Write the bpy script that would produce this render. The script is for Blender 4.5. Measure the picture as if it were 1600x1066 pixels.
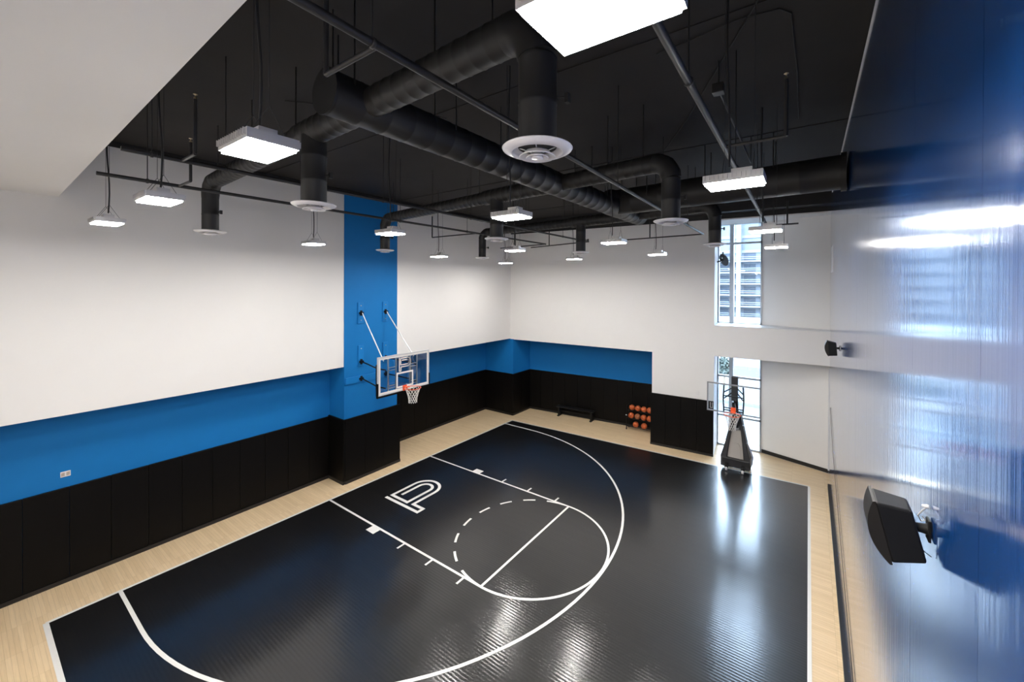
import bpy, bmesh, math, random
from mathutils import Vector, Matrix
random.seed(7)
scene = bpy.context.scene
for o in list(bpy.data.objects):
    bpy.data.objects.remove(o)
COL = scene.collection
PI = math.pi

# ------------------------------------------------------------------ camera
CAM = (11.184, -7.8957, 6.10)
YAW, PITCH, ROLL = 2.1788, -0.0052, 0.0046
FOC, CX, CY = 629.5, 828.1, 448.46
fw = Vector((math.cos(PITCH) * math.cos(YAW), math.cos(PITCH) * math.sin(YAW), math.sin(PITCH)))
rt = Vector((math.sin(YAW), -math.cos(YAW), 0))
up = rt.cross(fw)
rt2 = rt * math.cos(ROLL) + up * math.sin(ROLL)
up2 = rt2.cross(fw)
cam = bpy.data.cameras.new('camera')
cam.sensor_width = 36
cam.lens = FOC / 1600 * 36
cam.shift_x = (800 - CX) / 1600
cam.shift_y = -(533 - CY) / 1600
cam.clip_start = 0.05
cam.clip_end = 600
camo = bpy.data.objects.new('camera', cam)
COL.objects.link(camo)
M4 = Matrix((rt2, up2, -fw)).transposed().to_4x4()
M4.translation = Vector(CAM)
camo.matrix_world = M4
scene.camera = camo

# ------------------------------------------------------------------ world, sun, exposure
world = bpy.data.worlds.new('world')
scene.world = world
world.use_nodes = True
bg = world.node_tree.nodes['Background']
bg.inputs[0].default_value = (0.66, 0.83, 1.0, 1)
bg.inputs[1].default_value = 22.0
sun = bpy.data.lights.new('sun', 'SUN')
sun.energy = 4.0
sun.angle = 0.02
sun.color = (1, 0.95, 0.88)
suno = bpy.data.objects.new('sun', sun)
COL.objects.link(suno)
suno.rotation_euler = (math.radians(42), 0, math.radians(-18))
LAMP_POWER = 212.0
vs = scene.view_settings
vs.view_transform = 'Standard'
vs.look = 'None'
vs.gamma = 1
vs.use_curve_mapping = False
vs.exposure = 0.0

# ------------------------------------------------------------------ materials
def mat(name, color, rough=0.5, metal=0.0, spec=0.5, coat=0.0, emit=None, estr=0):
    m = bpy.data.materials.new(name)
    m.use_nodes = True
    b = m.node_tree.nodes['Principled BSDF']
    b.inputs['Base Color'].default_value = (*color, 1)
    b.inputs['Roughness'].default_value = rough
    b.inputs['Metallic'].default_value = metal
    b.inputs['Specular IOR Level'].default_value = spec
    b.inputs['Coat Weight'].default_value = coat
    if emit:
        b.inputs['Emission Color'].default_value = (*emit, 1)
        b.inputs['Emission Strength'].default_value = estr
    return m

def nodes(m):
    nt = m.node_tree
    return nt, nt.nodes, nt.links, nt.nodes['Principled BSDF']

def add_noise(m, scale=(1, 1, 1), nscale=5.0, amount=0.1, bump=0.0, detail=4, bdist=0.02, rough=None):
    """tint the base colour by a stretched noise and add fine relief"""
    nt, N, L, b = nodes(m)
    tc = N.new('ShaderNodeTexCoord')
    mp = N.new('ShaderNodeMapping')
    mp.inputs['Scale'].default_value = scale
    L.new(tc.outputs['Object'], mp.inputs[0])
    nz = N.new('ShaderNodeTexNoise')
    nz.inputs['Scale'].default_value = nscale
    nz.inputs['Detail'].default_value = detail
    L.new(mp.outputs[0], nz.inputs['Vector'])
    base = b.inputs['Base Color'].default_value[:3]
    mx = N.new('ShaderNodeMix')
    mx.data_type = 'RGBA'
    mx.inputs['A'].default_value = (*[c * (1 - amount) for c in base], 1)
    mx.inputs['B'].default_value = (*[min(1, c * (1 + amount)) for c in base], 1)
    L.new(nz.outputs['Fac'], mx.inputs['Factor'])
    L.new(mx.outputs['Result'], b.inputs['Base Color'])
    if rough:
        mr = N.new('ShaderNodeMapRange')
        mr.inputs['To Min'].default_value = rough[0]
        mr.inputs['To Max'].default_value = rough[1]
        mr.inputs['From Min'].default_value = 0.3
        mr.inputs['From Max'].default_value = 0.7
        L.new(nz.outputs['Fac'], mr.inputs['Value'])
        L.new(mr.outputs[0], b.inputs['Roughness'])
    if bump:
        bp = N.new('ShaderNodeBump')
        bp.inputs['Strength'].default_value = bump
        bp.inputs['Distance'].default_value = bdist
        L.new(nz.outputs['Fac'], bp.inputs['Height'])
        L.new(bp.outputs[0], b.inputs['Normal'])
    return m

def plank_mat(name, c1, c2, mortar, rough, grain, bump=0.06, spec=0.5):
    """narrow floor boards that run along world X"""
    m = mat(name, c1, rough, spec=spec)
    nt, N, L, b = nodes(m)
    tc = N.new('ShaderNodeTexCoord')
    br = N.new('ShaderNodeTexBrick')
    br.offset = 0.37
    br.offset_frequency = 1
    br.inputs['Color1'].default_value = (*c1, 1)
    br.inputs['Color2'].default_value = (*c2, 1)
    br.inputs['Mortar'].default_value = (*mortar, 1)
    br.inputs['Scale'].default_value = 1
    br.inputs['Mortar Size'].default_value = 0.0012
    br.inputs['Brick Width'].default_value = 0.85
    br.inputs['Row Height'].default_value = 0.057
    L.new(tc.outputs['Object'], br.inputs['Vector'])
    mp = N.new('ShaderNodeMapping')
    mp.inputs['Scale'].default_value = (1.2, 26, 1)
    L.new(tc.outputs['Object'], mp.inputs[0])
    nz = N.new('ShaderNodeTexNoise')
    nz.inputs['Scale'].default_value = 2.2
    nz.inputs['Detail'].default_value = 5
    L.new(mp.outputs[0], nz.inputs['Vector'])
    mr = N.new('ShaderNodeMapRange')
    mr.inputs['To Min'].default_value = 1 - grain
    mr.inputs['To Max'].default_value = 1 + grain
    L.new(nz.outputs['Fac'], mr.inputs['Value'])
    mx = N.new('ShaderNodeVectorMath')
    mx.operation = 'SCALE'
    L.new(br.outputs['Color'], mx.inputs[0])
    L.new(mr.outputs[0], mx.inputs['Scale'])
    L.new(mx.outputs[0], b.inputs['Base Color'])
    bp = N.new('ShaderNodeBump')
    bp.inputs['Strength'].default_value = bump
    bp.inputs['Distance'].default_value = 0.004
    ad = N.new('ShaderNodeMath')
    ad.operation = 'MULTIPLY_ADD'
    L.new(br.outputs['Fac'], ad.inputs[0])
    ad.inputs[1].default_value = -0.6
    L.new(nz.outputs['Fac'], ad.inputs[2])
    sx = N.new('ShaderNodeSeparateXYZ')
    L.new(tc.outputs['Object'], sx.inputs[0])
    m1 = N.new('ShaderNodeMath')
    m1.operation = 'MULTIPLY'
    L.new(sx.outputs['Y'], m1.inputs[0])
    m1.inputs[1].default_value = 2 * PI / 0.057
    m2 = N.new('ShaderNodeMath')
    m2.operation = 'SINE'
    L.new(m1.outputs[0], m2.inputs[0])
    m3 = N.new('ShaderNodeMath')
    m3.operation = 'MULTIPLY_ADD'
    L.new(m2.outputs[0], m3.inputs[0])
    m3.inputs[1].default_value = 1.3
    L.new(ad.outputs[0], m3.inputs[2])
    L.new(m3.outputs[0], bp.inputs['Height'])
    L.new(bp.outputs[0], b.inputs['Normal'])
    return m

def glass_mat(name, tint=(0.95, 0.97, 1.0), gloss=0.10):
    m = bpy.data.materials.new(name)
    m.use_nodes = True
    nt = m.node_tree
    nt.nodes.clear()
    out = nt.nodes.new('ShaderNodeOutputMaterial')
    mix = nt.nodes.new('ShaderNodeMixShader')
    tr = nt.nodes.new('ShaderNodeBsdfTransparent')
    tr.inputs[0].default_value = (*tint, 1)
    gl = nt.nodes.new('ShaderNodeBsdfGlossy')
    gl.inputs['Roughness'].default_value = 0.02
    fr = nt.nodes.new('ShaderNodeFresnel')
    fr.inputs[0].default_value = 1.45
    nt.links.new(fr.outputs[0], mix.inputs[0])
    nt.links.new(tr.outputs[0], mix.inputs[1])
    nt.links.new(gl.outputs[0], mix.inputs[2])
    nt.links.new(mix.outputs[0], out.inputs[0])
    return m

M = {}
M['white'] = add_noise(mat('white_wall_paint', (0.80, 0.78, 0.755), 0.7, spec=0.15), nscale=3, amount=0.012, bump=0.02)
M['soffit'] = add_noise(mat('soffit_paint', (0.78, 0.76, 0.735), 0.7), nscale=3, amount=0.012, bump=0.02)
M['blue'] = add_noise(mat('blue_wall_paint', (0.006, 0.165, 0.46), 0.62, spec=0.25), nscale=4, amount=0.05, bump=0.02)
M['pad'] = add_noise(mat('black_pad_vinyl', (0.0026, 0.0021, 0.0018), 0.5, spec=0.16), nscale=60, amount=0.15, bump=0.08, bdist=0.002)
M['rubber'] = mat('black_rubber_base', (0.008, 0.007, 0.007), 0.5)
M['ceil'] = add_noise(mat('black_ceiling_paint', (0.023, 0.0205, 0.019), 0.75, spec=0.3), nscale=1.1, amount=0.35, bump=0.25, detail=8, bdist=0.03)
M['blackpaint'] = add_noise(mat('black_beam_paint', (0.012, 0.011, 0.011), 0.6), nscale=3, amount=0.2)
M['duct'] = add_noise(mat('black_duct_metal', (0.017, 0.0158, 0.015), 0.5, spec=0.35), nscale=4, amount=0.15)
M['pipe'] = mat('black_pipe', (0.018, 0.016, 0.015), 0.45)
M['wire'] = mat('black_cord', (0.012, 0.011, 0.011), 0.6)
M['steel'] = mat('bright_steel', (0.55, 0.55, 0.56), 0.3, 1.0)
M['brass'] = mat('sprinkler_brass', (0.75, 0.62, 0.40), 0.3, 1.0)
M['diff'] = mat('white_diffuser_enamel', (0.78, 0.75, 0.75), 0.28, coat=0.3)
M['housing'] = mat('lamp_housing_aluminium', (0.62, 0.60, 0.59), 0.35, 0.6)
M['lens'] = mat('lit_lamp_lens', (0.9, 0.9, 0.9), 0.4, emit=(1.0, 0.965, 0.92), estr=LAMP_POWER)
M['wood'] = plank_mat('maple_floor', (0.83, 0.635, 0.40), (0.75, 0.555, 0.33), (0.50, 0.34, 0.19), 0.30, 0.13)
M['court'] = plank_mat('black_court_floor', (0.0045, 0.0041, 0.0039), (0.0068, 0.0062, 0.0058), (0.003, 0.003, 0.003), 0.16, 0.35, bump=0.075, spec=0.55)
M['line'] = mat('white_line_paint', (0.82, 0.80, 0.76), 0.25)
M['gloss'] = mat('glossy_blue_panel', (0.006, 0.060, 0.24), 0.16, coat=1.0)
M['gloss'].node_tree.nodes['Principled BSDF'].inputs['IOR'].default_value = 1.5
M['gloss'].node_tree.nodes['Principled BSDF'].inputs['Coat IOR'].default_value = 1.85
M['gloss'].node_tree.nodes['Principled BSDF'].inputs['Coat Roughness'].default_value = 0.11
M['metalwhite'] = mat('white_powder_coat', (0.75, 0.75, 0.75), 0.35)
M['boardframe'] = mat('backboard_aluminium', (0.66, 0.66, 0.66), 0.35, 0.4)
M['bglass'] = glass_mat('backboard_glass', (0.90, 0.94, 0.97))
M['glass'] = glass_mat('window_glass', (0.93, 0.96, 1.0))
M['frame'] = mat('window_frame_aluminium', (0.42, 0.46, 0.50), 0.4, 0.2)
M['orange'] = mat('orange_rim_paint', (0.80, 0.10, 0.025), 0.35)
M['net'] = mat('white_net_cord', (0.80, 0.77, 0.72), 0.8)
M['steelblack'] = mat('black_steel_arm', (0.007, 0.007, 0.0075), 0.4, spec=0.3)
M['blueplate'] = mat('blue_painted_plate', (0.008, 0.18, 0.50), 0.5, spec=0.3)
M['ball'] = add_noise(mat('orange_leather', (0.55, 0.115, 0.03), 0.5), nscale=90, amount=0.2, bump=0.3, bdist=0.002)
M['ballold'] = add_noise(mat('brown_leather', (0.33, 0.115, 0.045), 0.55), nscale=90, amount=0.2, bump=0.3, bdist=0.002)
M['seam'] = mat('black_seam', (0.01, 0.01, 0.01), 0.6)
M['padgrey'] = mat('grey_hoop_panel', (0.46, 0.42, 0.37), 0.5)
M['paddark'] = mat('charcoal_hoop_pad', (0.016, 0.016, 0.017), 0.4)
M['speaker'] = add_noise(mat('black_speaker_shell', (0.006, 0.0057, 0.0054), 0.5, spec=0.25), nscale=120, amount=0.2, bump=0.1, bdist=0.001)
M['grille'] = mat('speaker_grille', (0.010, 0.008, 0.006), 0.4, spec=0.3)
M['plastic'] = mat('white_plastic', (0.78, 0.76, 0.74), 0.35)
M['slot'] = mat('outlet_slot', (0.45, 0.38, 0.32), 0.5)
M['fixture'] = mat('dark_grey_fixture', (0.05, 0.052, 0.055), 0.5)
M['concrete'] = add_noise(mat('pale_concrete', (0.14, 0.155, 0.17), 0.8), nscale=0.6, amount=0.12)
M['street'] = add_noise(mat('pale_paving', (0.075, 0.08, 0.085), 0.85), nscale=0.25, amount=0.25)
M['facade'] = add_noise(mat('grey_facade', (0.085, 0.10, 0.12), 0.6), scale=(1, 1, 0.4), nscale=0.5, amount=0.3)
M['railing'] = mat('railing_metal', (0.15, 0.165, 0.18), 0.4)
M['road'] = mat('asphalt', (0.055, 0.065, 0.08), 0.8, spec=0.1)
M['leaf'] = add_noise(mat('leaf_green', (0.045, 0.06, 0.05), 0.7), nscale=3, amount=0.5)
M['bark'] = mat('bark', (0.12, 0.09, 0.06), 0.8)

# scratches and haze on the black court: worn patches change the gloss only
nt, N, L, b = nodes(M['court'])
tc = N.new('ShaderNodeTexCoord')
nz = N.new('ShaderNodeTexNoise')
nz.inputs['Scale'].default_value = 0.8
nz.inputs['Detail'].default_value = 8
L.new(tc.outputs['Object'], nz.inputs['Vector'])
mr = N.new('ShaderNodeMapRange')
mr.inputs['From Min'].default_value = 0.3
mr.inputs['From Max'].default_value = 0.7
mr.inputs['To Min'].default_value = 0.11
mr.inputs['To Max'].default_value = 0.19
L.new(nz.outputs['Fac'], mr.inputs['Value'])
L.new(mr.outputs[0], b.inputs['Coat Roughness'])
b.inputs['Roughness'].default_value = 0.42
b.inputs['Coat Weight'].default_value = 0.9
b.inputs['Coat IOR'].default_value = 1.6
b.inputs['Specular IOR Level'].default_value = 0.3
for l_ in list(L):
    if l_.to_node == b and l_.to_socket.name == 'Normal':
        L.new(l_.from_socket, b.inputs['Coat Normal'])

# vertical brush streaks in the glossy panels (relief only)
nt, N, L, b = nodes(M['gloss'])
tc = N.new('ShaderNodeTexCoord')
mp = N.new('ShaderNodeMapping')
mp.inputs['Scale'].default_value = (1, 16, 0.06)
L.new(tc.outputs['Object'], mp.inputs[0])
nz = N.new('ShaderNodeTexNoise')
nz.inputs['Scale'].default_value = 1.6
nz.inputs['Detail'].default_value = 4
L.new(mp.outputs[0], nz.inputs['Vector'])
bp = N.new('ShaderNodeBump')
bp.inputs['Strength'].default_value = 0.16
bp.inputs['Distance'].default_value = 0.005
L.new(nz.outputs['Fac'], bp.inputs['Height'])
L.new(bp.outputs[0], b.inputs['Normal'])
L.new(bp.outputs[0], b.inputs['Coat Normal'])
mr = N.new('ShaderNodeMapRange')
mr.inputs['From Min'].default_value = 0.35
mr.inputs['From Max'].default_value = 0.65
mr.inputs['To Min'].default_value = 0.11
mr.inputs['To Max'].default_value = 0.16
L.new(nz.outputs['Fac'], mr.inputs['Value'])
L.new(mr.outputs[0], b.inputs['Roughness'])

# ------------------------------------------------------------------ mesh helpers
class MB:
    def __init__(s):
        s.v, s.f, s.sm = [], [], []
    def face(s, pts, smooth=False):
        n = len(s.v)
        s.v += [tuple(p) for p in pts]
        s.f.append(tuple(range(n, n + len(pts))))
        s.sm.append(smooth)
        return s
    def add(s, vs_, fs, smooth=False):
        n = len(s.v)
        s.v += [tuple(p) for p in vs_]
        for f in fs:
            s.f.append(tuple(i + n for i in f))
            s.sm.append(smooth)
        return s
    def box(s, x0, x1, y0, y1, z0, z1, mtx=None):
        c = [Vector((x, y, z)) for z in (z0, z1) for y in (y0, y1) for x in (x0, x1)]
        if mtx is not None:
            c = [mtx @ p for p in c]
        return s.add(c, [(0, 2, 3, 1), (4, 5, 7, 6), (0, 1, 5, 4), (2, 6, 7, 3), (0, 4, 6, 2), (1, 3, 7, 5)])
    def prism(s, poly, z0, z1, mtx=None):
        """vertical prism over a counter-clockwise footprint; z0/z1 numbers or per-vertex lists"""
        n = len(poly)
        za = z0 if isinstance(z0, (list, tuple)) else [z0] * n
        zb = z1 if isinstance(z1, (list, tuple)) else [z1] * n
        c = [Vector((p[0], p[1], za[i])) for i, p in enumerate(poly)] + [Vector((p[0], p[1], zb[i])) for i, p in enumerate(poly)]
        if mtx is not None:
            c = [mtx @ p for p in c]
        fs = [tuple(range(n - 1, -1, -1)), tuple(range(n, 2 * n))]
        fs += [(i, (i + 1) % n, n + (i + 1) % n, n + i) for i in range(n)]
        return s.add(c, fs)
    def tube(s, pts, r, seg=8, cap=True, closed=False, smooth=True):
        pts = [Vector(p) for p in pts]
        n = len(pts)
        rs = r if isinstance(r, (list, tuple)) else [r] * n
        tang = []
        for i in range(n):
            if closed:
                t = pts[(i + 1) % n] - pts[i - 1]
            else:
                t = pts[min(i + 1, n - 1)] - pts[max(i - 1, 0)]
            tang.append(t.normalized() if t.length > 1e-9 else Vector((0, 0, 1)))
        t0 = tang[0]
        a = Vector((0, 0, 1)) if abs(t0.z) < 0.9 else Vector((1, 0, 0))
        nv = (a - t0 * a.dot(t0)).normalized()
        rings = []
        for i in range(n):
            t = tang[i]
            nv = (nv - t * nv.dot(t)).normalized()
            bv = t.cross(nv)
            rings.append([pts[i] + (nv * math.cos(2 * PI * k / seg) + bv * math.sin(2 * PI * k / seg)) * rs[i] for k in range(seg)])
        vs_ = [p for ring in rings for p in ring]
        fs = []
        m = n if closed else n - 1
        for i in range(m):
            j = (i + 1) % n
            for k in range(seg):
                l = (k + 1) % seg
                fs.append((i * seg + k, i * seg + l, j * seg + l, j * seg + k))
        s.add(vs_, fs, smooth)
        if cap and not closed:
            s.face(list(reversed(rings[0])))
            s.face(rings[-1])
        return s
    def lathe(s, prof, c=(0, 0, 0), seg=32, smooth=True, mtx=None):
        c = Vector(c)
        vs_, fs = [], []
        for (r, z) in prof:
            for k in range(seg):
                a = 2 * PI * k / seg
                p = Vector((r * math.cos(a), r * math.sin(a), z))
                if mtx is not None:
                    p = mtx @ p
                vs_.append(p + c)
        for i in range(len(prof) - 1):
            for k in range(seg):
                l = (k + 1) % seg
                fs.append((i * seg + k, i * seg + l, (i + 1) * seg + l, (i + 1) * seg + k))
        return s.add(vs_, fs, smooth)
    def mesh(s, name):
        me = bpy.data.meshes.new(name)
        me.from_pydata(s.v, [], s.f)
        for p, sm in zip(me.polygons, s.sm):
            p.use_smooth = sm
        me.update()
        return me
    def build(s, name, m, parent=None, label=None, bevel=0.0, bseg=2):
        me = s.mesh(name)
        me.materials.append(M[m] if isinstance(m, str) else m)
        return place(name, me, parent, label, bevel, bseg)

def place(name, me, parent=None, label=None, bevel=0.0, bseg=2, loc=None, rot=None):
    o = bpy.data.objects.new(name, me)
    COL.objects.link(o)
    if parent is not None:
        o.parent = parent
        o.matrix_parent_inverse = Matrix.Identity(4)
        # parts are written in world coordinates unless the parent says otherwise
        if parent.get('_w'):
            o.location = -Vector(parent['_w'])
    if loc is not None:
        o.location = loc
    if rot is not None:
        o.rotation_euler = rot
    if label:
        o['label'] = label
    if bevel:
        bv = o.modifiers.new('bevel', 'BEVEL')
        bv.width = bevel
        bv.segments = bseg
        bv.limit_method = 'ANGLE'
        bv.angle_limit = math.radians(40)
    return o

def struct(o):
    o['kind'] = 'structure'
    return o

def tag(o, label, cat, group=None):
    o['label'] = label
    o['category'] = cat
    if group:
        o['group'] = group
    return o

def thing(name, loc, label, cat, group=None, world_parts=False):
    o = bpy.data.objects.new(name, None)
    COL.objects.link(o)
    o.location = loc
    o.empty_display_size = 0.1
    tag(o, label, cat, group)
    if world_parts:
        WP[o.name] = Vector(loc)
    return o
WP = {}

def wpart(mb, name, m, root, label=None, bevel=0.0, bseg=2):
    """a part written in world coordinates under a root Empty that stands at its own place"""
    o = mb.build(name, m, None, label, bevel, bseg)
    o.parent = root
    off = Vector((0, 0, 0))
    p = root
    while p is not None:
        off += p.location
        p = p.parent
    o.location = -off
    return o

def lerp(a, b, t):
    return tuple(a[i] + (b[i] - a[i]) * t for i in range(len(a)))

def far_y(x):            # front plane of the white upper wall at the far end
    return 7.15 + 0.0588 * (x + 0.22)
def rec_y(x):            # face of the pads in the far recess
    return 8.44 + 0.0889 * (x + 0.15)
def left_x(y):           # front plane of the white upper wall on the left
    return -0.46 + 0.010 * max(0.0, y)

CEIL = 8.98
NEAR = -8.35
RX = 11.71

# ================================================================== SETTING
# ---- floor
fl = struct(MB().box(-2.3, 12.2, -8.6, 9.6, -0.20, 0.0).build('floor', 'wood'))
def base_x(y):
    return 0.0 + 0.22 * (y + 6.96) / 13.46
CA, CB, CC, CD = (base_x(-6.94), -6.94), (base_x(6.5), 6.5), (11.19, 7.0), (11.24, -6.94)
COURTZ = 0.004
MB().prism([CA, CD, CC, CB], 0.0, COURTZ).build('court_surface', 'court', fl, 'glossy black painted court')
LZ0, LZ1 = COURTZ, COURTZ + 0.002
def strip(pts, w, closed=False, dz=0.0):
    """flat ribbon along a polyline with mitred corners"""
    mb = MB()
    n = len(pts)
    P = [Vector(p) for p in pts]
    Lf, Rt = [], []
    for i in range(n):
        if closed:
            a, c = P[i - 1], P[(i + 1) % n]
        else:
            a, c = P[max(i - 1, 0)], P[min(i + 1, n - 1)]
        d1 = (P[i] - a)
        d2 = (c - P[i])
        d1 = d1.normalized() if d1.length > 1e-9 else d2.normalized()
        d2 = d2.normalized() if d2.length > 1e-9 else d1
        n1 = Vector((-d1.y, d1.x))
        n2 = Vector((-d2.y, d2.x))
        mv = (n1 + n2)
        mv = mv.normalized() if mv.length > 1e-6 else n1
        k = w / 2 / max(0.35, mv.dot(n1))
        Lf.append(P[i] + mv * k)
        Rt.append(P[i] - mv * k)
    m = n if closed else n - 1
    for i in range(m):
        j = (i + 1) % n
        mb.prism([tuple(Rt[i]), tuple(Rt[j]), tuple(Lf[j]), tuple(Lf[i])], LZ0, LZ1 + dz)
    return mb
W = 0.055
FT = 0.3048
kw = 6 * FT - 0.025
ftx = 19 * FT - 0.025
hx = 5.25 * FT
R3 = 19.75 * FT - 0.025
R1 = 6 * FT - 0.025
strip([CA, CB], W * 1.1).build('boundary_line', 'line', fl)
strip([CB, CC], W).build('boundary_line', 'line', fl)
strip([CC, CD], W * 1.1).build('boundary_line', 'line', fl)
strip([CD, CA], W * 1.3).build('boundary_line', 'line', fl)
arc = [(base_x(-R3), -R3), (hx * 0.5, -R3)] + [(hx + R3 * math.sin(t), -R3 * math.cos(t)) for t in [PI * i / 72 for i in range(73)]] + [(hx * 0.5, R3), (base_x(R3), R3)]
strip(arc, W * 1.08, dz=0.0004).build('three_point_line', 'line', fl)
for sgn in (-1, 1):
    strip([(base_x(sgn * kw), sgn * kw), (ftx, sgn * kw)], W).build('lane_line', 'line', fl)
strip([(ftx, -kw), (ftx, kw)], W).build('free_throw_line', 'line', fl)
strip([(ftx + R1 * math.sin(t), -R1 * math.cos(t)) for t in [-0.36 + (PI + 0.72) * i / 60 for i in range(61)]], W, dz=0.0008).build('free_throw_circle', 'line', fl)
for k in range(6):
    c = PI + 0.36 + (PI - 0.72 - 6 * 0.19) / 7 * (k + 1) + 0.19 * (k + 0.5)
    strip([(ftx + R1 * math.sin(t), -R1 * math.cos(t)) for t in [c - 0.095 + 0.19 * i / 6 for i in range(7)]], W).build('dashed_circle_mark', 'line', fl)
for sgn in (-1, 1):
    a, bb = (sgn * (kw + 0.025), sgn * (kw + 0.225))
    y0, y1 = min(a, bb), max(a, bb)
    MB().box(2.17, 2.47, y0, y1, LZ0, LZ1).build('lane_block', 'line', fl)
    for x in (3.40, 4.36, 5.31):
        MB().box(x - 0.025, x + 0.025, y0, y1, LZ0, LZ1).build('lane_mark', 'line', fl)
# the P mark: one continuous double stroke
def p_stroke(ox, oy, sc=1.0):
    pts = [(1.24, -0.785), (2.60, -0.785), (2.60, -0.59), (2.19, -0.59), (2.19, 0.19)]
    c, r = (1.745, 0.19), 0.445
    pts += [(c[0] + r * math.cos(t), c[1] + r * math.sin(t) * 0.98) for t in [PI * i / 20 for i in range(1, 20)]]
    pts += [(1.30, 0.19), (1.30, -0.62), (1.975, -0.62), (1.975, 0.19)]
    r = 0.23
    pts += [(c[0] + r * math.cos(t), c[1] + r * math.sin(t)) for t in [PI * i / 16 for i in range(1, 16)]]
    pts += [(1.515, 0.19), (1.515, -0.45)]
    return [((p[0] - ox) * sc, (p[1] - oy) * sc) for p in pts]
strip(p_stroke(0, 0), 0.088).build('court_logo', 'line', fl, 'white outlined letter P painted on the black lane')

# ---- ceiling
ce = struct(MB().box(-2.3, 12.2, -8.6, 9.6, CEIL, CEIL + 0.25).build('ceiling', 'ceil'))
MB().prism([(-0.47, NEAR), (12.0, NEAR), (12.0, -7.0), (-0.47, -6.74)], 7.72, CEIL).build('soffit', 'soffit', ce, 'pale soffit dropped below the black ceiling')
for yb in (-3.2, 0.9, 4.9):
    MB().box(-0.46, RX, yb - 0.012, yb + 0.012, CEIL - 0.012, CEIL).build('ceiling_joint', 'ceil', ce)
MB().prism([(-0.43, far_y(-0.43) - 0.55), (RX, far_y(RX) - 0.55), (RX, far_y(RX) + 0.3), (-0.43, far_y(-0.43) + 0.3)], 8.62, CEIL).build('beam', 'blackpaint', ce)

# ---- left wall
wl = struct(MB().prism([(-2.25, NEAR), (left_x(-9), NEAR), (left_x(0), 0.0), (left_x(7.2), 7.40), (-2.25, 7.40)], 3.57, 8.86).build('wall_left', 'white'))
MB().prism([(-2.25, NEAR), (left_x(-9), NEAR), (left_x(0), 0.0), (left_x(7.2), 7.40), (-2.25, 7.40)], 8.86, CEIL).build('upper_band', 'blackpaint', wl)
MB().box(-2.25, -1.26, NEAR, -0.9, 0, 3.57).build('recess_wall', 'blue', wl, 'blue wall under the white overhang')
MB().box(-2.25, -1.90, 0.7, 7.2, 0, 3.57).build('recess_wall', 'blue', wl, 'blue wall beyond the column')
MB().box(-2.25, -0.44, -1.07, 0.84, 0, 8.90).build('column', 'blue', wl, 'blue column between the white walls')
PADZ = 1.93
def pads(p0, p1, n, parent, t=0.05, z1=PADZ, z0=0.09, gap=0.005):
    """n upholstered pads side by side along a face from p0 to p1; p1 lies to the left of the outward normal"""
    P0, P1 = Vector((*p0, 0)), Vector((*p1, 0))
    d = (P1 - P0)
    w = d.length / n
    d.normalize()
    nrm = Vector((d.y, -d.x, 0))
    mb = MB().box(gap / 2, w - gap / 2, -t, 0, z0, z1)
    me = mb.mesh('wall_pad')
    me.materials.append(M['pad'])
    ang = math.atan2(d.y, d.x)
    for i in range(n):
        o = place('wall_pad', me, parent, bevel=0.007, loc=P0 + d * w * i, rot=(0, 0, ang))
    a, b2 = P0, P1
    e = MB()
    off = nrm * (t + 0.018)
    e.prism([tuple(a.xy), tuple((a + off).xy), tuple((b2 + off).xy), tuple(b2.xy)], 0, 0.085)
    e.build('cove_base', 'rubber', parent)
# outward normal = d rotated by -90 degrees: with d = +Y it points to +X
pads((-1.26, -8.32), (-1.26, -1.12), 12, wl)
pads((-1.26, -1.07), (-0.385, -1.07), 1, wl, z1=1.97)        # column, near side
pads((-0.43, -1.065), (-0.43, 0.93), 3, wl, z1=1.97)
pads((-1.90, 0.85), (-1.90, 7.10), 10, wl)

# ---- far wall
XO = 8.38
wf = struct(MB().prism([(left_x(7), far_y(-0.4)), (XO, far_y(XO)), (8.25, 9.0), (8.25, 9.12), (6.6, 9.45), (left_x(7), 9.45)], 3.54, 8.46).build('wall_far', 'white'))
MB().prism([(6.20, far_y(6.2)), (XO, far_y(XO)), (8.25, 9.0), (8.25, 9.12), (6.6, 9.45), (6.20, 9.45)], 0, 3.54).build('wall_block', 'white', wf)
MB().prism([(left_x(7), far_y(-0.4)), (RX, far_y(RX)), (RX, 9.45), (left_x(7), 9.45)], 8.46, CEIL).build('upper_band', 'blackpaint', wf)
MB().prism([(-0.3, rec_y(-0.3) + 0.05), (6.3, rec_y(6.3) + 0.05), (6.3, 9.45), (-0.3, 9.45)], 0, 3.54).build('recess_wall', 'blue', wf, 'blue wall above the far pads')
MB().prism([(-2.25, 7.10), (-0.20, 7.10), (-0.20, 9.45), (-2.25, 9.45)], 0, 3.55).build('corner_pillar', 'blue', wf, 'blue pillar in the far corner')
pads((-1.86, 7.10), (-0.15, 7.10), 3, wf)
pads((-0.20, 7.055), (-0.20, 8.50), 2, wf)
pads((-0.20, rec_y(-0.20) + 0.05), (6.20, rec_y(6.2) + 0.05), 10, wf)
pads((6.16, far_y(6.16) - 0.0), (XO, far_y(XO) - 0.0), 4, wf, z1=1.97)
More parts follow.
